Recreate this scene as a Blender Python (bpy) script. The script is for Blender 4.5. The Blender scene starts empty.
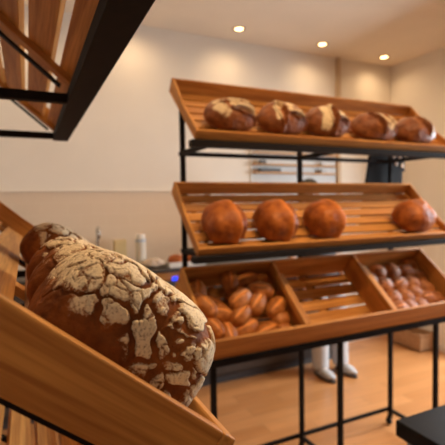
import bpy, bmesh, math, random
from mathutils import Vector, Matrix, Euler, noise
random.seed(7)
R = math.radians
C = bpy.context.scene.collection
FZ = 1.572                      # camera height above the floor
PI = math.pi

# ------------------------------------------------------------------ materials
def new_mat(name):
    m = bpy.data.materials.new(name); m.use_nodes = True
    nt = m.node_tree; b = nt.nodes['Principled BSDF']
    return m, nt, b

def plain(name, col, rough=.5, metal=0, emit=None, es=0, var=.12, scale=20, bump=0.0, spec=.5):
    m, nt, b = new_mat(name); b.inputs['Specular IOR Level'].default_value = spec
    tc = nt.nodes.new('ShaderNodeTexCoord')
    n = nt.nodes.new('ShaderNodeTexNoise'); n.inputs['Scale'].default_value = scale; n.inputs['Detail'].default_value = 4
    nt.links.new(tc.outputs['Object'], n.inputs['Vector'])
    r = nt.nodes.new('ShaderNodeValToRGB')
    r.color_ramp.elements[0].position = .3; r.color_ramp.elements[1].position = .7
    r.color_ramp.elements[0].color = tuple(max(0, c*(1-var)) for c in col)+(1,)
    r.color_ramp.elements[1].color = tuple(min(1, c*(1+var)) for c in col)+(1,)
    nt.links.new(n.outputs['Fac'], r.inputs['Fac']); nt.links.new(r.outputs['Color'], b.inputs['Base Color'])
    b.inputs['Roughness'].default_value = rough; b.inputs['Metallic'].default_value = metal
    if emit:
        b.inputs['Emission Color'].default_value = emit+(1,); b.inputs['Emission Strength'].default_value = es
    if bump:
        bp = nt.nodes.new('ShaderNodeBump'); bp.inputs['Strength'].default_value = bump; bp.inputs['Distance'].default_value = .01
        nt.links.new(n.outputs['Fac'], bp.inputs['Height']); nt.links.new(bp.outputs['Normal'], b.inputs['Normal'])
    return m

def wood(name, c1, c2, axis, rough=.58, fine=1.0):
    """oak with grain running along a local axis"""
    m, nt, b = new_mat(name); b.inputs['Specular IOR Level'].default_value = .22
    tc = nt.nodes.new('ShaderNodeTexCoord')
    oi = nt.nodes.new('ShaderNodeObjectInfo')
    mul = nt.nodes.new('ShaderNodeMath'); mul.operation = 'MULTIPLY'; mul.inputs[1].default_value = 17
    nt.links.new(oi.outputs['Random'], mul.inputs[0])
    add = nt.nodes.new('ShaderNodeVectorMath'); add.operation = 'ADD'
    nt.links.new(tc.outputs['Object'], add.inputs[0]); nt.links.new(mul.outputs[0], add.inputs[1])
    mp = nt.nodes.new('ShaderNodeMapping')
    s = [34*fine]*3; s['xyz'.index(axis)] = 1.3*fine
    mp.inputs['Scale'].default_value = s
    nt.links.new(add.outputs[0], mp.inputs['Vector'])
    n1 = nt.nodes.new('ShaderNodeTexNoise'); n1.inputs['Scale'].default_value = 1.0; n1.inputs['Detail'].default_value = 5; n1.inputs['Distortion'].default_value = .6
    nt.links.new(mp.outputs[0], n1.inputs['Vector'])
    n2 = nt.nodes.new('ShaderNodeTexNoise'); n2.inputs['Scale'].default_value = 7.0; n2.inputs['Detail'].default_value = 3
    nt.links.new(mp.outputs[0], n2.inputs['Vector'])
    mx = nt.nodes.new('ShaderNodeMix'); mx.data_type = 'FLOAT'; mx.inputs[0].default_value = .4
    nt.links.new(n1.outputs['Fac'], mx.inputs[2]); nt.links.new(n2.outputs['Fac'], mx.inputs[3])
    r = nt.nodes.new('ShaderNodeValToRGB')
    r.color_ramp.elements[0].position = .40; r.color_ramp.elements[1].position = .61
    r.color_ramp.elements[0].color = c1+(1,); r.color_ramp.elements[1].color = c2+(1,)
    nt.links.new(mx.outputs[0], r.inputs['Fac']); nt.links.new(r.outputs['Color'], b.inputs['Base Color'])
    b.inputs['Roughness'].default_value = rough
    bp = nt.nodes.new('ShaderNodeBump'); bp.inputs['Strength'].default_value = .15; bp.inputs['Distance'].default_value = .002
    nt.links.new(mx.outputs[0], bp.inputs['Height']); nt.links.new(bp.outputs['Normal'], b.inputs['Normal'])
    return m

def crust(name, dark, mid, light, flour=(.78, .68, .52), rough=.5, nscale=14, fine=.35, speck=220):
    """bread crust: 'flour' and 'burst' point attributes drive flour patches and the paler torn crust"""
    m, nt, b = new_mat(name); L = nt.links.new; N = nt.nodes.new; b.inputs['Specular IOR Level'].default_value = .28
    tc = N('ShaderNodeTexCoord')
    n = N('ShaderNodeTexNoise'); n.inputs['Scale'].default_value = nscale; n.inputs['Detail'].default_value = 6; n.inputs['Roughness'].default_value = .62
    L(tc.outputs['Object'], n.inputs['Vector'])
    r = N('ShaderNodeValToRGB'); e = r.color_ramp.elements
    e[0].position = .33; e[0].color = dark+(1,); e[1].position = .68; e[1].color = light+(1,)
    k = e.new(.5); k.color = mid+(1,)
    L(n.outputs['Fac'], r.inputs['Fac'])
    ab = N('ShaderNodeAttribute'); ab.attribute_name = 'burst'
    mx0 = N('ShaderNodeMix'); mx0.data_type = 'RGBA'
    L(ab.outputs['Fac'], mx0.inputs[0]); L(r.outputs['Color'], mx0.inputs[6]); mx0.inputs[7].default_value = tuple(min(1, c*1.5) for c in light)+(1,)
    n2 = N('ShaderNodeTexNoise'); n2.inputs['Scale'].default_value = speck; n2.inputs['Detail'].default_value = 3
    L(tc.outputs['Object'], n2.inputs['Vector'])
    af = N('ShaderNodeAttribute'); af.attribute_name = 'flour'
    ma = N('ShaderNodeMath'); ma.operation = 'MULTIPLY_ADD'; ma.inputs[1].default_value = fine*2; ma.inputs[2].default_value = -fine
    L(n2.outputs['Fac'], ma.inputs[0])
    sm = N('ShaderNodeMath'); sm.operation = 'ADD'; L(af.outputs['Fac'], sm.inputs[0]); L(ma.outputs[0], sm.inputs[1])
    mr = N('ShaderNodeMapRange'); mr.interpolation_type = 'SMOOTHSTEP'; mr.inputs['From Min'].default_value = .18; mr.inputs['From Max'].default_value = .75
    L(sm.outputs[0], mr.inputs['Value'])
    gate = N('ShaderNodeMath'); gate.operation = 'MULTIPLY'; L(mr.outputs[0], gate.inputs[0])
    g2 = N('ShaderNodeMapRange'); g2.inputs['From Min'].default_value = 0; g2.inputs['From Max'].default_value = .25
    L(af.outputs['Fac'], g2.inputs['Value']); L(g2.outputs[0], gate.inputs[1])
    mx = N('ShaderNodeMix'); mx.data_type = 'RGBA'
    L(gate.outputs[0], mx.inputs[0]); L(mx0.outputs[2], mx.inputs[6]); mx.inputs[7].default_value = flour+(1,)
    L(mx.outputs[2], b.inputs['Base Color'])
    mrr = N('ShaderNodeMapRange'); mrr.inputs['To Min'].default_value = rough; mrr.inputs['To Max'].default_value = .9
    L(gate.outputs[0], mrr.inputs['Value']); L(mrr.outputs[0], b.inputs['Roughness'])
    bp = N('ShaderNodeBump'); bp.inputs['Strength'].default_value = .35; bp.inputs['Distance'].default_value = .003
    ad = N('ShaderNodeMath'); ad.operation = 'ADD'; L(n.outputs['Fac'], ad.inputs[0])
    hm = N('ShaderNodeMath'); hm.operation = 'MULTIPLY'; hm.inputs[1].default_value = .5; L(n2.outputs['Fac'], hm.inputs[0]); L(hm.outputs[0], ad.inputs[1])
    L(ad.outputs[0], bp.inputs['Height']); L(bp.outputs['Normal'], b.inputs['Normal'])
    return m

OAK1, OAK2 = (.37, .135, .026), (.62, .275, .062)
M = {
    'oak_x': wood('oak_along_length', OAK1, OAK2, 'x'),
    'oak_y': wood('oak_along_depth', OAK1, OAK2, 'y'),
    'trim_wood': wood('pale_trim_wood', (.50, .36, .22), (.62, .46, .30), 'z'),
    'ledge_wood': wood('ledge_wood', (.45, .24, .10), (.58, .33, .15), 'x'),
    'crate_wood': wood('crate_wood', (.30, .15, .07), (.42, .23, .11), 'x'),
    'steel': plain('black_powder_coated_steel', (.011, .007, .005), .7, .0, var=.2, scale=60, spec=.13),
    'steel_grey': plain('brushed_grey_steel', (.35, .35, .36), .35, .9, var=.1),
    'chrome': plain('chrome', (.6, .58, .55), .2, 1, var=.05),
    'rubber': plain('black_rubber', (.012, .012, .012), .7),
    'bolt': plain('pale_bolt', (.80, .62, .45), .5, 0),
    'black_top': plain('black_lacquered_top', (.012, .010, .009), .45, var=.35, scale=9, spec=.12),
    'dark_top': plain('dark_worktop', (.04, .035, .03), .4),
    'cabinet': plain('dark_cabinet', (.05, .036, .028), .5),
    'white': plain('white_ceramic', (.75, .70, .64), .35, var=.03),
    'paper': plain('white_paper', (.66, .60, .50), .8, var=.04),
    'blue': plain('pale_blue_label', (.36, .42, .52), .5),
    'kraft': plain('beige_carton', (.62, .46, .22), .8, var=.06),
    'bagp': plain('pale_bag_paper', (.55, .44, .34), .85, var=.15, bump=.6),
    'panel': plain('cool_white_panel', (.60, .57, .52), .5, var=.02),
    'dark': plain('dark_plastic', (.05, .045, .045), .5),
    'greyp': plain('grey_plastic', (.4, .38, .36), .5),
    'display': plain('blue_lit_display', (.01, .01, .05), .2, emit=(.02, .06, 1.0), es=2.2),
    'lamp': plain('warm_lamp_disc', (1, .9, .7), .4, emit=(1, .66, .30), es=9),
    'lamp_ring': plain('lamp_bezel', (.45, .33, .22), .35, .4),
    'skin': plain('skin', (.55, .33, .24), .55, var=.05),
    'hair': plain('dark_hair', (.02, .014, .01), .5, var=.3, scale=120),
    'shirt': plain('dark_shirt_cloth', (.06, .055, .055), .85),
    'trousers': plain('pale_grey_trousers', (.47, .45, .44), .85, var=.06, scale=40, bump=.1),
    'shoe': plain('pale_grey_shoe', (.40, .38, .37), .6), 'sole': plain('dark_sole', (.03, .025, .022), .6),
    'eye': plain('eye_white', (.7, .68, .64), .3), 'iris': plain('dark_iris', (.04, .025, .015), .2), 'lip': plain('lips', (.42, .18, .14), .5),
    'glass': None,
}
def wallmat(name, col, sc=3):
    return plain(name, col, .75, var=.025, scale=sc, bump=.02)
M['wall'] = wallmat('warm_white_plaster', (.76, .69, .60))
M['ceil'] = wallmat('ceiling_paint', (.80, .69, .56))

def tilemat():
    m, nt, b = new_mat('grey_beige_wall_tiles'); L = nt.links.new; N = nt.nodes.new
    tc = N('ShaderNodeTexCoord'); mp = N('ShaderNodeMapping')
    mp.inputs['Rotation'].default_value = (R(90), 0, 0)
    L(tc.outputs['Object'], mp.inputs['Vector'])
    br = N('ShaderNodeTexBrick'); br.offset = .5
    br.inputs['Scale'].default_value = 1; br.inputs['Brick Width'].default_value = .2; br.inputs['Row Height'].default_value = .1
    br.inputs['Mortar Size'].default_value = .0025
    br.inputs['Color1'].default_value = (.715, .57, .43, 1); br.inputs['Color2'].default_value = (.725, .58, .44, 1); br.inputs['Mortar'].default_value = (.75, .61, .47, 1)
    L(mp.outputs[0], br.inputs['Vector']); L(br.outputs['Color'], b.inputs['Base Color'])
    b.inputs['Roughness'].default_value = .3
    return m
M['tile'] = tilemat()

def floormat():
    m, nt, b = new_mat('oak_plank_floor'); L = nt.links.new; N = nt.nodes.new
    tc = N('ShaderNodeTexCoord'); mp = N('ShaderNodeMapping'); mp.inputs['Rotation'].default_value = (0, 0, R(0))
    L(tc.outputs['Object'], mp.inputs['Vector'])
    br = N('ShaderNodeTexBrick'); br.offset = .37
    br.inputs['Scale'].default_value = 1; br.inputs['Brick Width'].default_value = .9; br.inputs['Row Height'].default_value = .12
    br.inputs['Mortar Size'].default_value = .0016
    br.inputs['Color1'].default_value = (.38, .155, .050, 1); br.inputs['Color2'].default_value = (.48, .212, .076, 1); br.inputs['Mortar'].default_value = (.26, .14, .06, 1)
    L(mp.outputs[0], br.inputs['Vector'])
    mp2 = N('ShaderNodeMapping'); mp2.inputs['Scale'].default_value = (1.2, 16, 1); L(tc.outputs['Object'], mp2.inputs['Vector'])
    n = N('ShaderNodeTexNoise'); n.inputs['Scale'].default_value = 2; n.inputs['Detail'].default_value = 5; L(mp2.outputs[0], n.inputs['Vector'])
    mx = N('ShaderNodeMix'); mx.data_type = 'RGBA'; mx.blend_type = 'MULTIPLY'; mx.inputs[0].default_value = .35
    r = N('ShaderNodeValToRGB'); r.color_ramp.elements[0].color = (.6, .5, .4, 1); r.color_ramp.elements[0].position = .3; r.color_ramp.elements[1].position = .7
    L(n.outputs['Fac'], r.inputs['Fac']); L(br.outputs['Color'], mx.inputs[6]); L(r.outputs['Color'], mx.inputs[7])
    L(mx.outputs[2], b.inputs['Base Color']); b.inputs['Roughness'].default_value = .28
    return m
M['floor'] = floormat()

def glassmat():
    m, nt, b = new_mat('window_glass'); nt.nodes.remove(b); N = nt.nodes.new
    t = N('ShaderNodeBsdfTransparent'); g = N('ShaderNodeBsdfGlossy'); g.inputs['Roughness'].default_value = .02
    mx = N('ShaderNodeMixShader'); mx.inputs[0].default_value = .06
    nt.links.new(t.outputs[0], mx.inputs[1]); nt.links.new(g.outputs[0], mx.inputs[2])
    nt.links.new(mx.outputs[0], nt.nodes['Material Output'].inputs['Surface'])
    return m
M['glass'] = glassmat()

B = {
    'rye': crust('floured_rye_crust', (.12, .032, .005), (.24, .068, .010), (.35, .11, .02), flour=(.86, .69, .45), rough=.78, nscale=34, fine=.66, speck=430),
    'farm': crust('farm_loaf_crust', (.10, .028, .008), (.21, .062, .016), (.34, .115, .03), flour=(.70, .52, .31), rough=.5, nscale=16, fine=.35, speck=120),
    'wheat': crust('glossy_wheat_crust', (.16, .034, .005), (.33, .082, .011), (.54, .165, .026), rough=.5, nscale=13, fine=.3, speck=150),
    'roll': crust('roll_crust', (.22, .062, .012), (.40, .13, .026), (.58, .22, .05), rough=.45, nscale=30, fine=.3, speck=150),
    'bun': crust('bun_crust', (.17, .045, .011), (.32, .10, .024), (.48, .18, .05), rough=.5, nscale=30, fine=.3, speck=150),
}

# ------------------------------------------------------------------ mesh helpers
def bx(bm, x0, x1, y0, y1, z0, z1):
    v = [bm.verts.new((x, y, z)) for x in (x0, x1) for y in (y0, y1) for z in (z0, z1)]
    for f in ((0,1,3,2), (4,6,7,5), (0,4,5,1), (2,3,7,6), (0,2,6,4), (1,5,7,3)):
        bm.faces.new([v[i] for i in f])

def bar(bm, p, q, w, h, up=(0,0,1)):
    """square bar between p and q; w across, h along 'up'"""
    p, q = Vector(p), Vector(q); d = (q-p).normalized(); up = Vector(up)
    s = d.cross(up).normalized(); u = s.cross(d).normalized()
    a = [bm.verts.new(e + s*i*w/2 + u*j*h/2) for e in (p, q) for i, j in ((-1,-1),(1,-1),(1,1),(-1,1))]
    for f in ((3,2,1,0), (4,5,6,7), (0,1,5,4), (1,2,6,5), (2,3,7,6), (3,0,4,7)):
        bm.faces.new([a[i] for i in f])

def prism(bm, poly, axis, a, b):
    """extrude a 2-D polygon along an axis: axis 'x' -> poly in (y,z); 'y' -> (x,z); 'z' -> (x,y)"""
    def mk(t, u, v): return {'x': (t,u,v), 'y': (u,t,v), 'z': (u,v,t)}[axis]
    A = [bm.verts.new(mk(a,*p)) for p in poly]; Bv = [bm.verts.new(mk(b,*p)) for p in poly]
    n = len(poly); bm.faces.new(A[::-1]); bm.faces.new(Bv)
    for i in range(n): bm.faces.new((A[i], A[(i+1)%n], Bv[(i+1)%n], Bv[i]))

def lathe(bm, prof, seg=24, center=(0,0,0)):
    c = Vector(center); rings = []
    for r, z in prof:
        rings.append([bm.verts.new(c+Vector((r*math.cos(2*PI*i/seg), r*math.sin(2*PI*i/seg), z))) for i in range(seg)] if r > 1e-5 else [bm.verts.new(c+Vector((0,0,z)))])
    for a, b in zip(rings, rings[1:]):
        for i in range(seg):
            j = (i+1) % seg
            if len(a) == 1 and len(b) == 1: continue
            if len(a) == 1: bm.faces.new((a[0], b[j], b[i]))
            elif len(b) == 1: bm.faces.new((a[i], a[j], b[0]))
            else: bm.faces.new((a[i], a[j], b[j], b[i]))

def tube(bm, pts, r, seg=10):
    pts = [Vector(p) for p in pts]; rings = []; n = len(pts)
    u = None
    for i, p in enumerate(pts):
        d = (pts[min(i+1, n-1)]-pts[max(i-1, 0)]).normalized()
        if u is None: u = d.orthogonal().normalized()
        u = (u-d*u.dot(d)).normalized(); v = d.cross(u)
        rings.append([bm.verts.new(p+(u*math.cos(2*PI*k/seg)+v*math.sin(2*PI*k/seg))*r) for k in range(seg)])
    for a, b in zip(rings, rings[1:]):
        for k in range(seg): bm.faces.new((a[k], a[(k+1)%seg], b[(k+1)%seg], b[k]))
    bm.faces.new(rings[0][::-1]); bm.faces.new(rings[-1])

def obj(name, bm, mat, parent=None, bevel=0, smooth=False, loc=None, rot=None):
    bmesh.ops.recalc_face_normals(bm, faces=bm.faces)
    me = bpy.data.meshes.new(name); bm.to_mesh(me); bm.free()
    me.materials.append(mat)
    if smooth:
        for p in me.polygons: p.use_smooth = True
    o = bpy.data.objects.new(name, me); C.objects.link(o)
    if parent: o.parent = parent
    if loc is not None: o.location = loc
    if rot is not None: o.rotation_euler = rot
    if bevel:
        b = o.modifiers.new('bevel', 'BEVEL'); b.width = bevel; b.segments = 2; b.limit_method = 'ANGLE'
    return o

def box(name, mat, dims, parent=None, bevel=0):
    bm = bmesh.new(); bx(bm, *dims); return obj(name, bm, mat, parent, bevel)

def tag(o, label, cat, group=None, kind=None):
    o['label'] = label; o['category'] = cat
    if group: o['group'] = group
    if kind: o['kind'] = kind
    return o

def thing(name, label, cat, loc=(0,0,0), rot=(0,0,0), group=None):
    o = bpy.data.objects.new(name, None); C.objects.link(o); o.empty_display_size = .05
    o.location = loc; o.rotation_euler = rot
    return tag(o, label, cat, group)

def struct(name, bm, mat, bevel=0):
    o = obj(name, bm, mat, None, bevel); o['kind'] = 'structure'; return o

def dup(o, **kw):
    c = o.copy(); C.objects.link(c)
    for ch in list(o.children):
        d = ch.copy(); C.objects.link(d); d.parent = c
    return c

# ------------------------------------------------------------------ room
WX0, WX1, WY0, WY1, CH = -.62, 3.86, -2.6, 3.6, 3.115
bm = bmesh.new(); bx(bm, WX0, WX1, WY0, WY1, -.06, 0); struct('floor', bm, M['floor'])
bm = bmesh.new(); bx(bm, WX0-.1, WX1+.1, WY0-.1, WY1+.1, CH, CH+.08); struct('ceiling', bm, M['ceil'])
bm = bmesh.new(); bx(bm, WX0-.1, WX1+.1, WY1, WY1+.1, 0, CH); struct('wall_back', bm, M['wall'])
bm = bmesh.new(); bx(bm, WX0-.1, WX0, WY0, WY1, 0, CH); struct('wall_left', bm, M['wall'])
bm = bmesh.new(); bx(bm, WX0-.1, WX1+.1, WY0-.1, WY0, 0, CH); struct('wall_front', bm, M['wall'])
wy0, wy1, wz0, wz1 = .7, 2.70, .12, 2.3        # shop window in the right wall
bm = bmesh.new()
bx(bm, WX1, WX1+.1, WY0, wy0, 0, CH); bx(bm, WX1, WX1+.1, wy1, WY1, 0, CH)
bx(bm, WX1, WX1+.1, wy0, wy1, 0, wz0); bx(bm, WX1, WX1+.1, wy0, wy1, wz1, CH)
struct('wall_right', bm, M['wall'])
bm = bmesh.new()
for a, b_, c, d in ((wy0, wy0+.05, wz0, wz1), (wy1-.05, wy1, wz0, wz1), (wy0, wy1, wz0, wz0+.05), (wy0, wy1, wz1-.05, wz1), (1.675, 1.725, wz0, wz1)):
    bx(bm, WX1+.02, WX1+.08, a, b_, c, d)
w = struct('window_1', bm, M['dark'])
bm = bmesh.new(); bx(bm, WX1+.047, WX1+.053, wy0+.04, wy1-.04, wz0+.04, wz1-.04); obj('pane', bm, M['glass'], w)
# tiled lower wall with a pale ledge
bm = bmesh.new(); bx(bm, WX0, 1.55, WY1-.012, WY1, .0, 1.690); struct('trim_1', bm, M['tile'])
bm = bmesh.new(); bx(bm, WX0, 1.55, WY1-.02, WY1, 1.690, 1.704); struct('trim_2', bm, M['wall'], .002)
bm = bmesh.new(); bx(bm, 3.055, 3.10, WY1-.035, WY1, 0, CH); struct('trim_3', bm, M['trim_wood'], .003)
bm = bmesh.new(); bx(bm, WX0, WX1, WY1-.018, WY1, 0, .07); struct('baseboard_back', bm, M['white'], .003)
bm = bmesh.new(); bx(bm, WX1-.018, WX1, WY0, WY1-.018, 0, .07); struct('baseboard_right', bm, M['white'], .003)

# ------------------------------------------------------------------ racks and trays
def make_rack(name, label, x0, legs, xs, loc, rz, plate=False):
    """local: x along the rack, y from front (0) to back, z up; legs = x of posts; xs = beam extent"""
    t = thing(name, label, 'shelf rack', loc, (0,0,rz))
    S = M['steel']; yb = .395
    zt = {1: FZ+.255, 2: FZ-.266, 3: FZ-.748}
    for x in legs:
        bm = bmesh.new(); bx(bm, x-.0125, x+.0125, yb-.0125, yb+.0125, .075, FZ+.50); obj('post', bm, S, t, .002)
        bm = bmesh.new(); bx(bm, x-.0125, x+.0125, .0275, .0525, .075, FZ-.748); obj('front_leg', bm, S, t, .002)
        bm = bmesh.new(); bx(bm, x-.01, x+.01, .0525, yb-.0125, .095, .118); obj('base_rail', bm, S, t, .002)
        for k, z in zt.items():
            bm = bmesh.new(); bx(bm, x-.0125, x+.0125, .055, yb-.0125, z+.004, z+.027); obj('arm', bm, S, t, .002)
        for y in (.04, yb):
            bm = bmesh.new()
            bx(bm, x-.012, x+.012, y-.012, y+.012, .062, .076); bx(bm, x-.013, x-.010, y-.004, y+.018, .02, .064); bx(bm, x+.010, x+.013, y-.004, y+.018, .02, .064)
            ca = obj('caster', bm, S, t)
            bm = bmesh.new(); lathe(bm, [(0,-.009),(.022,-.009),(.024,-.006),(.024,.006),(.022,.009),(0,.009)], 18)
            bmesh.ops.rotate(bm, verts=bm.verts, matrix=Matrix.Rotation(PI/2, 3, 'Y')); bmesh.ops.translate(bm, verts=bm.verts, vec=(x, y+.012, .024))
            obj('wheel', bm, M['rubber'], ca, smooth=False)
    for k, z in zt.items():
        bm = bmesh.new(); bx(bm, xs[0], xs[1], 0, .055, z, z+.03); obj('front_beam', bm, S, t, .002)
        bm = bmesh.new(); bx(bm, legs[0]-.0125, legs[-1]+.0125, yb+.0125, yb+.0325, z+.004, z+.027); obj('rear_bar', bm, S, t, .002)
    bm = bmesh.new(); bx(bm, legs[0]-.0125, legs[-1]+.0125, yb+.0125, yb+.0305, .095, .118); obj('base_rail', bm, S, t, .002)
    return t

# tray pose: origin at the lower front corner, local y runs up the slope
TRAYS = []
def make_tray(label, L, hs, hb, D, nsl, loc, tilt, rz, sup, front_h, hs2=None, far_h=None, dividers=(), batt=(), gap=.015, first=None, st=.012, sn=-.0005):
    t = thing('bread_tray', label, 'bread tray', loc, (tilt, 0, rz))
    X, Y = M['oak_x'], M['oak_y']; T = .014
    bm = bmesh.new(); bx(bm, 0, L, 0, T, 0, front_h); obj('front_lip', bm, X, t, .002)
    bm = bmesh.new(); bx(bm, 0, L, D-T, D, -.0, hb); obj('back_board', bm, X, t, .002)
    for i, x in enumerate((0, L-T)):
        h = far_h if (far_h and i == 1) else hs
        bm = bmesh.new(); prism(bm, [(T, 0), (D-T, 0), (D-T, hb), (D*.5, max(h, hs2 or h)), (T, h)], 'x', x, x+T)
        obj('side_board', bm, Y, t, .002)
    g = gap; y0 = T+.002; wsl = (D-T-.004-y0-g*(nsl-.0))/nsl
    for i in range(nsl):
        a = y0+i*(wsl+g); e = a+wsl
        if first: a = y0 if i == 0 else y0+first+g+(i-1)*(wsl+g); e = y0+first if i == 0 else min(a+wsl, D-T-.002)
        bm = bmesh.new(); bx(bm, T, L-T, a, e, 0, st); obj('slat', bm, X, t, .0015)
    for x in batt:
        bm = bmesh.new(); bx(bm, x-.02, x+.02, T, D-T, -.014, 0); obj('batten', bm, Y, t, .0015)
    for x in dividers:
        bm = bmesh.new(); prism(bm, [(T, .012), (D-T, .012), (D-T, hb), (D*.78, hb-.006), (D*.76, front_h+.002), (T, front_h)], 'x', x-.007, x+.007)
        d = obj('divider', bm, Y, t, .0015)
        bm = bmesh.new(); bx(bm, x-.018, x+.018, T, D*.76, front_h-.03, front_h+.004); obj('divider_cap', bm, Y, d, .002)
    for x in sup:                                   # flat steel strap under the tray
        bm = bmesh.new(); bx(bm, x-.011, x+.011, .032, D-.01, sn-.006, sn); obj('steel_strap', bm, M['steel'], t, .001)
    mw = Matrix.Translation(loc) @ Euler((tilt, 0, rz)).to_matrix().to_4x4()
    return t, mw

LM = 1.681
main = make_rack('bread_rack', 'black steel bread rack holding three tilted wooden trays against the back of the shop', .0, (.759, 1.51, 2.262), (.664, 2.36), (0, 1.712, 0), 0)
# black end plate with four pale bolts on the last rear post
bm = bmesh.new(); prism(bm, [(2.112, FZ+.31), (2.415, FZ+.31), (2.412, FZ-.20), (2.02, FZ-.20)], 'y', .43, .45); pl = obj('mounting_plate', bm, M['steel'], main, .002)
bm = bmesh.new(); bx(bm, 2.245, 2.372, .374, .3815, FZ+.20, FZ+.325); br_ = obj('bracket', bm, M['steel'], main, .001)
for x, z in ((2.272, .306), (2.325, .306), (2.292, .252), (2.348, .240)):
    bm = bmesh.new(); lathe(bm, [(0, .006), (.010, .006), (.014, .003), (.015, 0), (0, 0)], 14)
    bmesh.ops.rotate(bm, verts=bm.verts, matrix=Matrix.Rotation(PI/2, 3, 'X')); bmesh.ops.translate(bm, verts=bm.verts, vec=(x, .374, FZ+z))
    obj('bolt', bm, M['bolt'], br_)

near = make_rack('bread_rack', 'black steel bread rack close to the camera at the left edge', 0, (-.45, .38, 1.13, 1.735), (-.53, 1.755), (.155, 0, 0), PI/2)

SUPM = (.078, .829, 1.581)
TH1, TH3 = R(40.4), R(40)
T1, W1 = make_tray('top tilted oak tray holding five dark floured loaves', LM, .047, .075, .454, 6, (.681, 1.735, FZ+.287), TH1, 0, SUPM, .046, batt=(.2, .84, 1.48))
T2, W2 = make_tray('middle tilted oak tray holding four glossy golden loaves', LM, .047, .075, .454, 6, (.681, 1.735, FZ-.234), TH1, 0, SUPM, .046, batt=(.2, .84, 1.48))
T3, W3 = make_tray('deep oak bin tray with three compartments of rolls, empty in the middle', LM, .16, .16, .437, 5, (.681, 1.722, FZ-.716), TH3, 0, SUPM, .158, dividers=(.53, 1.104), batt=(.2, .8, 1.45), gap=.016)
NL = 1.455; NSUP = (.02, .80, 1.435)
N1, V1 = make_tray('tilted oak tray seen from below at the top left corner', NL, .047, .075, .454, 5, (.12, .30, FZ+.287), TH1, PI/2, NSUP, .046, batt=(.06, .755, 1.40), gap=.023, sn=-.016, first=.038, st=.019)
N2, V2 = make_tray('tilted oak tray in the foreground carrying big floured rye loaves', NL, .051, .075, .454, 5, (.118, .30, FZ-.2345), R(39), PI/2, NSUP, .051, hs2=.053, far_h=.066, batt=(.45, .84, 1.40), gap=.022)
N3, V3 = make_tray('empty oak bin tray under the foreground tray at the bottom left corner', 2.255, .16, .16, .437, 5, (.118, -.50, FZ-.716), TH3, PI/2, (.05, .88, 1.63, 2.235), .158, dividers=(.42,), batt=(.20, 1.2, 2.1), gap=.02)

# ------------------------------------------------------------------ breads
def seg_d(p, a, b):
    ab = b-a; t = max(0, min(1, (p-a).dot(ab)/ab.dot(ab))); return (p-a-ab*t).length, t

def ss(a, b, x):
    t = max(0, min(1, (x-a)/(b-a))) if a != b else 0; return t*t*(3-2*t)

def loaf_mesh(name, mat, a, b, h, sub, p=2.3, low=.36, seed=0, slashes=(), wob=.05, flour_fn=None, disp_fn=None, pz=2.2):
    """superellipsoid loaf resting on z=0. slashes: (x0,y0,x1,y1,halfwidth,depth,kind) in plan, unit half-axes"""
    bm = bmesh.new(); bmesh.ops.create_icosphere(bm, subdivisions=sub, radius=1)
    off = Vector((seed*3.17, seed*1.91, seed*.73)); up, dn = h*(1-low), h*low
    F, Bu = [], []
    for v in bm.verts:
        d = v.co.normalized()
        hz = up if d.z > 0 else dn
        pp = p
        q = (abs(d.x/a)**pp+abs(d.y/b)**pp)**(pz/pp) + abs(d.z/hz)**pz
        r = q**(-1/pz)
        P = d*r
        u = Vector((P.x/a, P.y/b)); top = P.z > -.15*dn
        k = 1+wob*noise.noise(d*1.7+off)+wob*.35*noise.noise(d*5+off)
        fl = bu = 0.0; dd = 0.0
        if top:
            for x0, y0, x1, y1, hw, dep, kind in slashes:
                sd, t = seg_d(u, Vector((x0, y0)), Vector((x1, y1)))
                sd += .05*noise.noise(P*40+off)
                wdt = hw*(.35+.65*math.sin(PI*min(max(t, .04), .96)))
                g = 1-ss(wdt*.55, wdt, sd)
                ear = ss(wdt*.8, wdt*1.05, sd)*(1-ss(wdt*1.05, wdt*1.7, sd))
                dd += -dep*g+dep*.45*ear
                if kind > 0: bu = max(bu, g*kind)
        if flour_fn: fl = flour_fn(d, P, u, off)
        if disp_fn:
            e, f2, b2 = disp_fn(d, P, u, off)
            dd += e; fl = f2 if f2 is not None else fl; bu = max(bu, b2)
        P = P*k + d*dd
        if P.z < -dn*.93: P.z = -dn*.93+(P.z+dn*.93)*.12
        v.co = P; F.append(fl); Bu.append(bu)
    zmin = min(v.co.z for v in bm.verts)
    for v in bm.verts: v.co.z -= zmin
    me = bpy.data.meshes.new(name); bm.to_mesh(me); bm.free()
    for nm, arr in (('flour', F), ('burst', Bu)):
        at = me.attributes.new(nm, 'FLOAT', 'POINT'); at.data.foreach_set('value', arr)
    for pl_ in me.polygons: pl_.use_smooth = True
    me.materials.append(mat); return me

def put(name, me, W, x, y, rot, label, cat, group=None, n=.0125, tilt=None):
    o = bpy.data.objects.new(name, me); C.objects.link(o)
    m = W @ Matrix.Translation((x, y, n)) @ Matrix.Rotation(rot, 4, 'Z')
    if tilt: m = m @ Euler(tilt).to_matrix().to_4x4()
    o.matrix_world = m
    return tag(o, label, cat, group)

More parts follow.
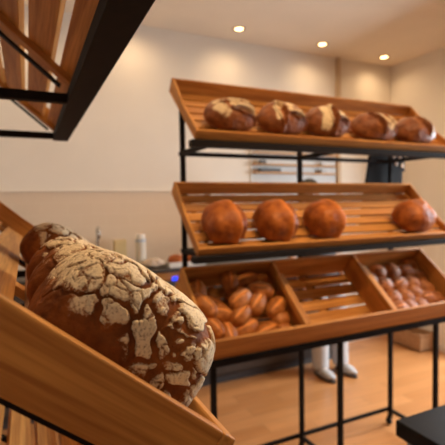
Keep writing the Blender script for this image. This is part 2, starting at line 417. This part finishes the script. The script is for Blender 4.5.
# cracked, flour-dusted rye loaves
def rye_disp(cell, edge_lo, crackw, lean):
    def fn(d, P, u, off):
        q = P + Vector((noise.noise(P*45+off), noise.noise(P*45+off+Vector((9,0,0))), noise.noise(P*45+off+Vector((0,9,0)))))*.010
        q += Vector((noise.noise(P*130+off), noise.noise(P*130+off+Vector((9,0,0))), noise.noise(P*130+off+Vector((0,9,0)))))*.0022
        dist, pts = noise.voronoi(q*cell+off*2)
        e1 = dist[1]-dist[0]
        dist2, _ = noise.voronoi(q*cell*2.3+off)
        e2 = dist2[1]-dist2[0]
        wv = crackw*(.80+1.3*noise.noise(P*24+off*3))
        plate = ss(wv*.6, wv*1.15+.02, e1)
        small = ss(.03, .10, e2+.30*noise.noise(P*34+off)+.05)
        edge = edge_lo+.17*noise.noise(P*26+off*4)+.10*noise.noise(P*90)
        cover = ss(edge-.12, edge+.20, d.z+.20*d.x)
        fl = cover*plate*(.38+.62*small)*(1.1+.25*noise.noise(P*60+off))
        disp = -.0045*(1-plate)*ss(edge-.15, edge+.1, d.z+.20*d.x) - .0016*(1-small)*plate*cover + .0005*noise.noise(P*180)
        return disp, max(0, min(.68, fl)), .0
    return fn

rye_front = loaf_mesh('rye_loaf', B['rye'], .082, .072, .116, 8, p=3.6, pz=3.0, low=.42, seed=3, wob=.015, disp_fn=rye_disp(32, -.05, .105, .0))
rye_b = loaf_mesh('rye_loaf', B['rye'], .086, .062, .113, 7, p=2.9, pz=2.6, low=.42, seed=5, wob=.025, disp_fn=rye_disp(30, .02, .11, .0))
rye_c = loaf_mesh('rye_loaf', B['rye'], .086, .062, .111, 7, p=2.8, pz=2.5, low=.42, seed=8, wob=.025, disp_fn=rye_disp(30, .02, .11, .0))
G = 'rye loaves on the foreground tray'
# local frame of the near tray: x = world Y - .30, y = up the slope; the loaf's long axis lies up the slope
put('rye_loaf', rye_front, V2, .093, .105, -PI/2, 'biggest flour-crusted rye loaf in front with wide dark cracks', 'bread loaf', G)
put('rye_loaf', rye_b, V2, .232, .103, -PI/2+.03, 'cracked rye loaf directly behind the big front loaf', 'bread loaf', G)
put('rye_loaf', rye_c, V2, .362, .104, -PI/2-.04, 'third cracked rye loaf from the front, between two others', 'bread loaf', G)
put('rye_loaf', rye_b, V2, .67, .120, -PI/2, 'rearmost rye loaf on the foreground tray, set apart near its far end', 'bread loaf', G)

# top tray: farm loaves
def dust(lo, amt, seed):
    def fn(d, P, u, off):
        n = .5+.5*noise.noise(P*14+off*2)+.35*noise.noise(P*45+off)
        return max(0, min(1, amt*ss(lo, lo+.5, d.z)*n))
    return fn
def farm_disp(slashes, amt):
    """flour kept on the panels beside the slashes"""
    def fn(d, P, u, off):
        fl = .0
        for x0, y0, x1, y1, w in slashes:
            sd, t = seg_d(u, Vector((x0, y0)), Vector((x1, y1)))
            fl = max(fl, (1-ss(w*.6, w*1.25, sd)))
        n = .62+.5*noise.noise(P*20+off*2)+.3*noise.noise(P*60+off)
        base = .16*max(0, noise.noise(P*25+off)+.2)
        return .0012*noise.noise(P*70+off), max(0, min(1, amt*fl*n*ss(-.1, .3, d.z)+base*ss(0, .5, d.z))), 0
    return fn
mA = loaf_mesh('farm_loaf', B['farm'], .130, .088, .138, 7, p=2.3, seed=11, slashes=((-.45,-0.04,.75,-0.12,.16,.022,.25), (-.2,-0.52,.85,-0.59,.15,.022,.15)), disp_fn=farm_disp(((-.6,0.18,.5,0.21,.22), (-.1,-0.27,.8,-0.34,.22), (-.65,-0.24,-.45,-0.64,.2)), 1.15))
mB = loaf_mesh('farm_loaf', B['farm'], .132, .092, .142, 7, p=2.3, seed=12, slashes=((-.35,0.31,-.28,-0.89,.17,.022,.25), (-.05,-0.56,.75,-0.62,.13,.022,0)), disp_fn=farm_disp(((-.25,0.26,.15,0.18,.24), (.15,-0.26,.62,-0.32,.24), (-.5,-0.04,-.48,-0.64,.12)), 1.15))
mC = loaf_mesh('farm_loaf', B['farm'], .131, .092, .148, 7, p=2.3, seed=13, slashes=((-.02,0.31,-.08,-0.98,.15,.022,.25), (.12,-0.66,.82,-0.59,.12,.022,0)), disp_fn=farm_disp(((-.32,0.16,-.42,-0.79,.24), (.4,-0.32,.55,-0.29,.22), (-.0,0.31,.2,0.26,.15)), 1.15))
mD = loaf_mesh('farm_loaf', B['farm'], .152, .090, .138, 7, p=2.3, seed=14, slashes=((-.38,.30,-.02,-.90,.11,.026,.0), (.30,.25,.52,-.80,.10,.018,.2)), disp_fn=farm_disp(((-.08,.25,.24,-.70,.19), (.48,.15,.62,-.45,.10)), .95))
mE = loaf_mesh('farm_loaf', B['farm'], .150, .090, .136, 7, p=2.3, seed=15, slashes=((-.12,.30,.24,-.85,.11,.026,.0),), disp_fn=farm_disp(((.12,.28,.46,-.60,.17), (-.2,.30,.0,.15,.12)), .7))
G = 'dark floured loaves on the top tray'
for me, x, lab in ((mA, .200, 'leftmost floured loaf on the top tray with two long level slashes'), (mB, .485, 'second loaf from the left on the top tray, one upright and one level slash'),
                   (mC, .757, 'middle loaf on the top tray with a pale floured triangle at its right'), (mD, 1.10, 'second loaf from the right on the top tray with a diagonal dark slash'),
                   (mE, 1.415, 'rightmost floured loaf on the top tray, against the tray end')):
    put('farm_loaf', me, W1, x, .112, R(2), lab, 'bread loaf', G)

# middle tray: glossy loaves with one burst seam
def seam(x0, y0, x1, y1, w, dep=.010):
    a, b_ = Vector((x0, y0)), Vector((x1, y1)); nrm = Vector((b_-a).to_tuple()).normalized(); nrm = Vector((nrm.y, -nrm.x))*-1
    def fn(d, P, u, off):
        sd, t = seg_d(u, a, b_)
        sg = (u-a).dot(nrm) + .06*noise.noise(P*22+off)        # >0 towards +x
        if nrm.x < 0: sg = -sg
        left = (1-ss(0, w*2.6, -sg)) if sg < 0 else 0
        right = (1-ss(0, .07, sg)) if sg >= 0 else 0
        lip = max(left, right); m = ss(-.7, -.2, d.z)
        groove = (1-ss(.05, .30, abs(sg-.16)))
        e = (dep*.8*lip*lip - dep*.9*groove*(1 if sg > 0 else 0) + .0010*noise.noise(P*60+off))*m
        return e, 0, .75*lip*lip*m
    return fn
mF = loaf_mesh('wheat_loaf', B['wheat'], .101, .101, .170, 6, p=3.0, pz=2.5, seed=21, wob=.05, disp_fn=seam(.22, .6, .42, -1.05, .22))
mG = loaf_mesh('wheat_loaf', B['wheat'], .103, .104, .172, 6, p=3.0, pz=2.5, seed=22, wob=.05, disp_fn=seam(.20, .6, .40, -1.05, .22))
mH = loaf_mesh('wheat_loaf', B['wheat'], .101, .101, .170, 6, p=3.0, pz=2.5, seed=23, wob=.06, disp_fn=seam(.30, .6, .52, -1.05, .22))
mI = loaf_mesh('wheat_loaf', B['wheat'], .116, .100, .160, 6, p=2.8, pz=2.5, seed=24, wob=.06, disp_fn=seam(.5, .5, .75, -.9, .16))
G = 'glossy golden loaves on the middle tray'
for me, x, lab in ((mF, .160, 'leftmost round glossy loaf on the middle tray'), (mG, .442, 'second glossy loaf from the left on the middle tray'),
                   (mH, .748, 'third glossy loaf from the left, beside the wide empty stretch of the middle tray'), (mI, 1.41, 'lone glossy loaf at the right end of the middle tray')):
    put('wheat_loaf', me, W2, x, .122, R(0), lab, 'bread loaf', G)

# rolls: sphere-chain drop so that each one rests on the floor or on its neighbours
class Pile:
    def __init__(s, floor): s.sp = []; s.floor = floor
    def drop(s, x, y, ang, a, b, h):
        rr = h/2*.93; hl = max(a-b, 0)
        own = [(x+t*hl*math.cos(ang), y+t*hl*math.sin(ang)) for t in ((-1, -.33, .33, 1) if hl > .005 else (0,))]
        rb = b*.66; z = s.floor+rr
        for px, py in own:
            for (qx, qy, qz, qr) in s.sp:
                d2 = (px-qx)**2+(py-qy)**2; lim = (rb+qr)
                if d2 < lim*lim: z = max(z, qz+math.sqrt(1-d2/lim/lim)*(rr+qr*h/(2*b)*.9)*.66)
        for px, py in own: s.sp.append((px, py, z, rb))
        return z-rr
rolls = [loaf_mesh('bread_roll', B['roll'], .077, .047, .080, 5, p=2.1, low=.42, seed=31+i, wob=.05, slashes=((-.75, .05+.1*i, .75, -.05, .26, .005, .8),)) for i in range(3)]
rolls += [loaf_mesh('bread_roll', B['roll'], .052, .046, .074, 5, p=2.1, low=.42, seed=37, wob=.05)]
P3 = Pile(.012)
RL = [(.274,.385,75,0),(.080,.345,80,1),(.143,.275,-42,0),(.302,.325,12,1),(.372,.378,15,2),(.462,.372,0,3),(.405,.280,-15,0),(.495,.335,70,3),(.262,.232,35,2),
      (.350,.206,45,1),(.463,.185,35,0),(.070,.230,-60,2),(.091,.139,-62,0),(.163,.104,95,1),(.268,.107,22,2),(.370,.075,15,0),(.466,.121,0,3),(.462,.066,18,3),(.247,.165,40,1),(.150,.190,-20,0)]
WORDS = {0:'dark roll standing upright against the back of the left bin', 1:'upright roll in the back left corner of the left bin', 2:'large slanting roll near the left side of the left bin',
 3:'pale-slashed roll lying level at the back middle of the left bin', 4:'roll at the back of the left bin, right of the upright dark roll', 5:'round roll in the back right corner of the left bin',
 6:'roll tilting down to the right at the back of the left bin', 7:'roll standing against the right divider of the left bin', 8:'roll leaning up to the right in the middle of the left bin',
 9:'steeply slanted roll right of the middle of the left bin', 10:'long slanted roll beside the right divider of the left bin', 11:'shaded roll wedged against the left end of the left bin',
 12:'slanting roll in the front left corner of the left bin', 13:'roll pointing straight up at the front of the left bin', 14:'front roll in the left bin, left of the level one at the lip',
 15:'roll lying level along the front lip of the left bin', 16:'small round roll by the divider, above the front right corner of the left bin', 17:'small roll in the front right corner of the left bin',
 18:'half-buried roll under the centre of the left bin', 19:'half-buried roll at the left of the left bin'}
order = [13,15,17,12,14,16,19,18,10,11,9,8,2,7,6,3,1,0,4,5]
for i in order:
    x, y, a, k = RL[i]
    z = P3.drop(x, max(y, .066), R(a), .076 if k < 3 else .050, .047, .080 if k < 3 else .074)
    put('bread_roll', rolls[k], W3, x, max(y, .066), R(a), WORDS[i], 'bread roll', 'rolls in the left bin', n=z+.001)
buns = [loaf_mesh('seeded_bun', B['bun'], .060+.004*i, .057, .080, 5, p=2.1, low=.42, seed=41+i, wob=.06, slashes=((-.6, .0, .6, .1, .2, .004, .6),) if i == 1 else ()) for i in range(3)]
P4 = Pile(.012)
BL = [(1.316-.0,.357,10,0),(1.43,.345,60,2),(1.54,.330,0,1),(1.61,.376,30,0),(1.605,.285,0,2),(1.285,.255,0,1),(1.405,.245,20,1),(1.51,.235,-30,2),(1.595,.19,0,0),(1.275,.150,40,2),(1.375,.150,-50,1),
      (1.47,.165,0,0),(1.43,.075,0,2),(1.53,.115,0,1),(1.60,.10,60,0),(1.265,.075,0,1),(1.345,.07,-40,0),(1.20,.30,0,0)]
W4 = ['dark bun in the back left of the right bin', 'pale flat bun on edge at the back of the right bin', 'big dark bun at the back middle of the right bin', 'bun in the back right corner of the right bin', 'bun against the right end board of the right bin',
 'bun at the left middle of the right bin beside the divider', 'pale-topped bun near the centre of the right bin', 'slashed bun right of the centre of the right bin', 'bun by the right end, halfway up the right bin', 'bun at lower left of the right bin',
 'tilted bun left of the centre near the front of the right bin', 'round bun at the heart of the right bin', 'bun on the front lip, middle of the right bin', 'bun near the front right of the right bin', 'bun in the front right corner of the right bin',
 'bun in the front left corner of the right bin', 'bun second from the left along the front lip of the right bin', 'half-hidden bun against the divider at the back of the right bin']
for i in sorted(range(len(BL)), key=lambda k: BL[k][1]):
    x, y, a, k = BL[i]; y = max(y, .07); x = max(x, 1.172)
    z = P4.drop(x, y, R(a), .057, .053, .078)
    put('seeded_bun', buns[k], W3, x, y, R(a), W4[i], 'bun', 'buns in the right bin', n=z+.001)

# ------------------------------------------------------------------ ceiling downlights in view
def downlight(x, y, label):
    t = thing('downlight', label, 'ceiling light', (x, y, CH), group='recessed ceiling downlights')
    bm = bmesh.new(); lathe(bm, [(.038, 0), (.056, 0), (.058, -.004), (.052, -.008), (.040, -.006), (.036, -.001), (.038, 0)], 28); obj('bezel', bm, M['lamp_ring'], t, smooth=True)
    bm = bmesh.new(); lathe(bm, [(0, -.004), (.036, -.004), (.036, 0), (0, 0)], 24); obj('lamp_disc', bm, M['lamp'], t)
LP = [(1.75, 3.33, 'leftmost of the three recessed ceiling downlights'), (2.67, 3.335, 'middle one of the three recessed ceiling downlights'), (3.52, 3.37, 'rightmost recessed downlight, nearest the room corner')]
for x, y, l in LP: downlight(x, y, l)

# ------------------------------------------------------------------ kitchen counter along the back wall
t = thing('kitchen_counter', 'dark kitchen counter with wooden front edge along the tiled wall', 'counter', (0, 0, 0))
CT = 1.054
box('worktop', M['dark_top'], (WX0+.01, 2.75, 3.20, WY1-.022, CT-.025, CT), t, .003)
box('wooden_edge', M['oak_x'], (WX0+.01, 2.75, 3.215, 3.235, CT-.095, CT-.025), t)
box('cabinet_body', M['cabinet'], (WX0+.01, 2.75, 3.235, WY1-.022, .10, CT-.025), t)
box('plinth', M['dark'], (WX0+.01, 2.75, 3.28, WY1-.022, 0, .10), t)
ov = box('oven', M['dark'], (.80, 1.32, 3.165, 3.213, .45, CT-.10), None, .004); tag(ov, 'dark built-in oven front with blue display under the counter', 'oven')
box('display', M['display'], (1.03, 1.165, 3.161, 3.166, .985-.02, .985+.012), ov)
box('handle', M['steel_grey'], (.86, 1.26, 3.135, 3.150, .86, .875), ov, .004)
# tap
t = thing('tap', 'slim chrome tap with curved spout by the tiled wall', 'tap', (.504, 3.45, CT))
bm = bmesh.new(); lathe(bm, [(0, 0), (.026, 0), (.026, .012), (.02, .02), (.018, .07), (0, .07)], 18); obj('base', bm, M['chrome'], t, smooth=True)
bm = bmesh.new(); tube(bm, [(0,0,.06), (0,0,.2), (0,0,.30)]+[(0, -.045+.045*math.cos(k), .30+.045*math.sin(k)) for k in (.4, .8, 1.2, 1.57, 2.0, 2.4, 2.8, 3.14)]+[(0, -.09, .26)], .011, 12); obj('spout', bm, M['chrome'], t, smooth=True)
bm = bmesh.new(); bar(bm, (.018, 0, .05), (.07, 0, .075), .008, .008); obj('lever', bm, M['chrome'], t, .002)
# carton and white canister
t = thing('carton', 'beige upright carton between the tap and the white canister', 'box', (.675, 3.42, CT))
box('body', M['kraft'], (-.048, .048, -.035, .035, 0, .235), t, .003)
box('flap', M['kraft'], (-.047, .047, -.034, .034, .235, .239), t)
t = thing('canister', 'white cylindrical canister with a pale blue band by the tiled wall', 'canister', (.845, 3.42, CT))
bm = bmesh.new(); lathe(bm, [(0,0),(.040,0),(.042,.004),(.042,.245),(.038,.250),(0,.250)], 28); obj('body', bm, M['paper'], t, smooth=False)
bm = bmesh.new(); lathe(bm, [(0,.250),(.036,.250),(.037,.253),(.037,.270),(.034,.275),(0,.275)], 28); obj('lid', bm, M['white'], t)
bm = bmesh.new(); lathe(bm, [(.0422,.215),(.0428,.217),(.0428,.233),(.0422,.235)], 28); obj('band', bm, M['blue'], t)
# paper bag, white tray with orange loaves
pb = loaf_mesh('paper_bag', M['bagp'], .088, .06, .075, 4, p=2.6, seed=51, wob=.25)
o = bpy.data.objects.new('paper_bag', pb); C.objects.link(o); o.location = (.935, 3.36, CT+.001); tag(o, 'crumpled pale paper bag lying on the counter left of the white tray', 'paper bag')
bm = bmesh.new(); bx(bm, -.16, .16, -.09, .09, 0, .008)
for a in ((-.16,.16,-.09,-.082),(-.16,.16,.082,.09),(-.16,-.152,-.082,.082),(.152,.16,-.082,.082)): bx(bm, *a, .008, .042)
o = obj('serving_tray', bm, M['white'], None, .002, loc=(1.20, 3.34, CT)); tag(o, 'white rectangular tray on the dark counter holding two orange loaves', 'tray')
cl = loaf_mesh('small_loaf', B['wheat'], .074, .055, .092, 5, seed=55, wob=.06)
for x, l in ((1.125, 'small orange loaf on the white tray, left of the rack post'), (1.275, 'small orange loaf on the white tray, right of the rack post')):
    o = bpy.data.objects.new('small_loaf', cl); C.objects.link(o); o.location = (x, 3.34, CT+.009); tag(o, l, 'bread loaf', 'loaves on the white tray')

# ------------------------------------------------------------------ wall ledges with small items
t = thing('wall_ledge_rack', 'narrow wooden ledges on a white board behind the bread rack', 'wall shelf', (2.01, WY1, FZ))
box('back_panel', M['panel'], (-.02, 1.03, -.010, 0, -.12, .56), t)
ZL = (.500, .385, .305, .20)
for z in ZL: box('ledge', M['ledge_wood'], (0, 1.02, -.075, -.010, z-.014, z), t, .002)
def item(name, mat, x, z, w_, h_, label, cat):
    t = thing(name, label, cat, (2.01+x, WY1-.045, FZ+z)); M_ = M[mat]
    bm = bmesh.new(); bx(bm, 0, w_, -.02, .02, 0, h_*.82); obj('body', bm, M_, t, .004)
    bm = bmesh.new(); bx(bm, .004, w_-.004, -.017, .017, h_*.82, h_); obj('lid', bm, M_, t, .003)
item('tin', 'dark', .06, ZL[1], .07, .035, 'small dark tin on the upper visible wall ledge', 'tin')
item('case', 'dark', .06, ZL[2], .24, .034, 'long flat dark case on the lower visible wall ledge', 'case')
item('tin', 'greyp', .80, ZL[1], .06, .032, 'small grey tin at the right of the upper visible wall ledge', 'tin')
item('tin', 'greyp', .80, ZL[2], .07, .040, 'small grey tin at the right of the lower visible wall ledge', 'tin')

# ------------------------------------------------------------------ low crate in the corner, black table in the foreground
t = thing('crate', 'low brown wooden crate on the floor in the far right corner', 'crate', (3.62, 2.98, 0))
for z in (.02, .10):
    box('slat', M['crate_wood'], (0, .22, 0, .012, z, z+.08), t); box('slat', M['crate_wood'], (0, .22, .388, .40, z, z+.08), t)
    box('slat', M['crate_wood'], (0, .012, .012, .388, z, z+.08), t); box('slat', M['crate_wood'], (.208, .22, .012, .388, z, z+.08), t)
box('bottom', M['crate_wood'], (.012, .208, .012, .388, .02, .032), t)
for x in (.012, .183):
    for y in (.012, .363): box('corner_post', M['crate_wood'], (x, x+.025, y, y+.025, 0, .19), t)

t = thing('side_table', 'black table with a thick top at the lower right corner', 'table', (1.0, .10, 0))
box('tabletop', M['black_top'], (0, .75, 0, .812, .852, .902), t, .004)
for x in (.025, .70):
    for y in (.03, .762): box('leg', M['steel_grey'], (x, x+.03, y, y+.03, 0, .852), t, .002)

# ------------------------------------------------------------------ person behind the rack
def skin_obj(name, verts, edges, mat, parent, sub=2, root=0):
    me = bpy.data.meshes.new(name); me.from_pydata([v[:3] for v in verts], edges, []); me.materials.append(mat)
    o = bpy.data.objects.new(name, me); C.objects.link(o); o.parent = parent
    s = o.modifiers.new('skin', 'SKIN'); s.use_smooth_shade = True
    for i, v in enumerate(verts):
        d = me.skin_vertices[0].data[i]; d.radius = (v[3], v[4] if len(v) > 4 else v[3]); d.use_root = (i == root)
    if sub:
        m = o.modifiers.new('sub', 'SUBSURF'); m.levels = sub; m.render_levels = sub
    return o
pr = thing('person', 'person in pale grey trousers standing behind the bread rack, dark hair showing', 'person', (2.445, 3.0, 0)); pr.scale = (1, 1, 1.014)
# local: faces -y; leans a little to -x
V = [(-.05,0,.92,.10,.08), (-.08,.01,1.08,.085,.07), (-.12,.01,1.25,.10,.075), (-.165,.015,1.40,.085,.06), (-.19,.0,1.485,.056,.056), (-.20,-.02,1.56,.064,.076), (-.205,-.018,1.645,.084,.102), (-.205,-.01,1.70,.070,.084),
     (-.335,.015,1.395,.042,.042), (-.39,.03,1.14,.040,.042), (-.36,-.08,.93,.028,.032), (-.355,-.12,.86,.030,.018),
     (.005,.015,1.395,.042,.042), (.09,.03,1.15,.040,.042), (.09,-.08,.94,.028,.032), (.085,-.12,.87,.030,.018),
     (-.13,0,.84,.07,.075), (-.10,-.01,.48,.050,.052), (-.075,.01,.10,.038,.042), (-.085,-.07,.045,.036,.03), (-.095,-.15,.035,.035,.022),
     (.06,0,.84,.07,.075), (.12,-.01,.48,.050,.052), (.155,.01,.10,.038,.042), (.165,-.07,.045,.036,.03), (.175,-.15,.035,.035,.022)]
Eg = [(0,1),(1,2),(2,3),(3,4),(4,5),(5,6),(6,7),(3,8),(8,9),(9,10),(10,11),(3,12),(12,13),(13,14),(14,15),(0,16),(16,17),(17,18),(18,19),(19,20),(0,21),(21,22),(22,23),(23,24),(24,25)]
for (w_, palm, sx) in ((10, 11, 1), (14, 15, -1)):
    px, py, pz = V[palm][:3]
    for k, (dx, ln) in enumerate(((-.024,.062), (-.008,.072), (.008,.068), (.024,.052))):
        i = len(V); V += [(px+dx, py-.012, pz-.03, .0085), (px+dx, py-.022, pz-.03-ln*.55, .008), (px+dx, py-.008, pz-.03-ln, .007)]; Eg += [(palm, i), (i, i+1), (i+1, i+2)]
    i = len(V); V += [(px+sx*.036, py-.008, pz+.01, .010), (px+sx*.046, py-.022, pz-.025, .0085)]; Eg += [(palm, i), (i, i+1)]
body = skin_obj('body', V, Eg, M['skin'], pr)
# face, ears
bm = bmesh.new(); prism(bm, [(-.113, 1.645), (-.140, 1.612), (-.113, 1.606)], 'x', -.219, -.191); obj('nose', bm, M['skin'], pr, .005, True)
for x in (-.237, -.173):
    bm = bmesh.new(); bmesh.ops.create_uvsphere(bm, u_segments=12, v_segments=8, radius=.012, matrix=Matrix.Translation((x, -.100, 1.645))); e = obj('eye', bm, M['eye'], pr, smooth=True)
    bm = bmesh.new(); bmesh.ops.create_uvsphere(bm, u_segments=10, v_segments=6, radius=.006, matrix=Matrix.Translation((x, -.109, 1.645))); obj('iris', bm, M['iris'], e, smooth=True)
bm = bmesh.new(); bmesh.ops.create_uvsphere(bm, u_segments=12, v_segments=8, radius=1, matrix=Matrix.Translation((-.205, -.098, 1.578)) @ Matrix.Diagonal((.024, .008, .008, 1))); obj('mouth', bm, M['lip'], pr, smooth=True)
for x in (-.283, -.127):
    bm = bmesh.new(); bmesh.ops.create_uvsphere(bm, u_segments=10, v_segments=8, radius=1, matrix=Matrix.Translation((x, -.01, 1.63)) @ Matrix.Diagonal((.010, .02, .032, 1))); obj('ear', bm, M['skin'], pr, smooth=True)
bm = bmesh.new(); bmesh.ops.create_icosphere(bm, subdivisions=4, radius=1)
for v in list(bm.verts):
    d = v.co.copy(); q = Vector((-.205+d.x*.084, -.008+d.y*.100, 1.665+d.z*.092))
    lim = 1.665 if d.y < -.35 else 1.56
    if q.z < lim: q.z = lim+(q.z-lim)*.1; q.x = -.205+(q.x+.205)*.93; q.y = -.008+(q.y+.008)*.93
    q += d*.003*noise.noise(Vector((d.x*9, d.y*9, d.z*2))); v.co = q
obj('hair', bm, M['hair'], pr, smooth=True)
def loft(name, rings, mat, parent, seg=28):
    bm = bmesh.new(); R_ = []
    for cx, cy, z, rx, ry in rings:
        R_.append([bm.verts.new((cx+rx*math.cos(2*PI*k/seg), cy+ry*math.sin(2*PI*k/seg), z+.004*noise.noise(Vector((k, z*9, 0))))) for k in range(seg)])
    for a, b in zip(R_, R_[1:]):
        for k in range(seg): bm.faces.new((a[k], a[(k+1) % seg], b[(k+1) % seg], b[k]))
    o = obj(name, bm, mat, parent, smooth=True)
    m = o.modifiers.new('sub', 'SUBSURF'); m.levels = 1; m.render_levels = 1
    return o
shirt = loft('shirt', [(-.05,0,.83,.168,.135), (-.055,0,.90,.166,.132), (-.08,.01,1.06,.158,.122), (-.12,.01,1.24,.180,.126), (-.15,.014,1.33,.200,.118), (-.165,.015,1.395,.205,.098), (-.172,.013,1.435,.150,.088), (-.182,.006,1.462,.085,.074), (-.186,.004,1.475,.068,.066)], M['shirt'], pr)
for sh_ in ([(-.315,.015,1.435), (-.345,.018,1.36), (-.365,.024,1.27), (-.388,.03,1.14)], [(-.015,.015,1.435), (.017,.018,1.36), (.048,.024,1.27), (.09,.03,1.15)]):
    bm = bmesh.new(); rr = (.045, .070, .066, .060); R_ = []
    for (x, y, z), r in zip(sh_, rr): R_.append([bm.verts.new((x+r*math.cos(2*PI*k/20), y+r*math.sin(2*PI*k/20), z)) for k in range(20)])
    for a, b in zip(R_, R_[1:]):
        for k in range(20): bm.faces.new((a[k], a[(k+1) % 20], b[(k+1) % 20], b[k]))
    bm.faces.new(R_[0])
    sl = obj('sleeve', bm, M['shirt'], shirt, smooth=True); m = sl.modifiers.new('sub', 'SUBSURF'); m.levels = 1; m.render_levels = 1
skin_obj('trousers', [(-.05,0,.95,.140,.112), (-.05,0,.88,.150,.115), (-.13,0,.80,.098,.10), (-.10,-.01,.48,.080,.083), (-.078,.01,.10,.075,.080), (-.078,.008,.045,.078,.084),
          (.06,0,.80,.098,.10), (.12,-.01,.48,.080,.083), (.152,.01,.10,.073,.078), (.152,.008,.045,.074,.080)], [(0,1),(1,2),(2,3),(3,4),(4,5),(1,6),(6,7),(7,8),(8,9)], M['trousers'], pr, sub=2)
for x in (-.085, .158):
    bm = bmesh.new(); bmesh.ops.create_icosphere(bm, subdivisions=3, radius=1)
    for v in bm.verts:
        d = v.co; w_ = .046*(1-.18*d.y) if d.y < 0 else .040
        v.co = Vector((x+d.x*w_, -.055+d.y*.14, max(.004, .045+d.z*(.045 if d.y > -.3 else .045*(1.2+d.y*.6)))))
    sh = obj('shoe', bm, M['shoe'], pr, smooth=True)
    bm = bmesh.new(); lathe(bm, [(0, 0), (1, 0), (1, .016), (0, .016)], 28)
    for v in bm.verts: v.co = Vector((x+v.co.x*(.047 if v.co.y < 0 else .042), -.055+v.co.y*.143, v.co.z+.001))
    obj('sole', bm, M['sole'], sh)

# ------------------------------------------------------------------ lights
def spot(loc, e, size=110, col=(1, .70, .40), blend=.8, r=.05, aim=None):
    l = bpy.data.lights.new('downlight_and_fill_beam', 'SPOT'); l.energy = e; l.spot_size = R(size); l.spot_blend = blend; l.color = col; l.shadow_soft_size = r
    o = bpy.data.objects.new('downlight_and_fill_beam', l); C.objects.link(o); o.location = loc
    if aim: o.rotation_euler = (Vector(aim)-Vector(loc)).to_track_quat('-Z', 'Y').to_euler()
    return o
WARM = (1, .70, .40)
for x, y, _ in LP: spot((x, y, CH-.02), 15, 165, WARM, 1, .06)
for x in (-.1, .85): spot((x, 3.33, CH-.02), 15, 165, WARM, 1, .06)
for x in (.5, 1.4, 2.3, 3.3): spot((x, 2.35, CH-.02), 27 if x < 3 else 42, 160, WARM, 1, .06)  # unseen row, added to brighten the back and right walls
for x in (.75, 1.35, 1.95, 2.55): spot((x, .62, CH-.02), 98, 62, WARM, .8, .12, (x, 1.85, 1.40))
spot((.80, .70, CH-.02), 115, 36, WARM, .9, .08, (.20, .44, 1.45))
for x in (.35, 1.8): spot((x, -.6, CH-.02), 13, 150, WARM, 1, .06)  # added fill behind the camera, lifts the camera-facing sides
# daylight through the shop window
l = bpy.data.lights.new('window_daylight', 'AREA'); l.shape = 'RECTANGLE'; l.size = 2.1; l.size_y = 1.95; l.energy = 430; l.color = (.80, .91, 1.0)
o = bpy.data.objects.new('window_daylight', l); C.objects.link(o); o.location = (WX1+.75, 1.70, 1.95); o.rotation_euler = (0, R(58), 0)
w = bpy.data.worlds.new('world'); bpy.context.scene.world = w; w.use_nodes = True
nt = w.node_tree; bg = nt.nodes['Background']
sky = nt.nodes.new('ShaderNodeTexSky'); sky.sky_type = 'HOSEK_WILKIE'; sky.turbidity = 6
nt.links.new(sky.outputs[0], bg.inputs['Color']); bg.inputs['Strength'].default_value = .3

# ------------------------------------------------------------------ camera
cd = bpy.data.cameras.new('camera'); cam = bpy.data.objects.new('camera', cd); C.objects.link(cam)
cd.sensor_fit = 'HORIZONTAL'; cd.sensor_width = 36; cd.lens = 417.28/445*36; cd.clip_start = .02
yaw, pitch, roll = -25.069, 2.571, -.947
cam.matrix_world = Matrix.Translation((0, 0, FZ)) @ Matrix.Rotation(R(yaw), 4, 'Z') @ Matrix.Rotation(R(90-pitch), 4, 'X') @ Matrix.Rotation(R(roll), 4, 'Z')
cd.dof.use_dof = True; cd.dof.focus_distance = .43; cd.dof.aperture_fstop = 8.0
sc = bpy.context.scene; sc.camera = cam
sc.view_settings.view_transform = 'Standard'; sc.view_settings.look = 'None'; sc.view_settings.gamma = 1; sc.view_settings.use_curve_mapping = False
sc.view_settings.exposure = -.2
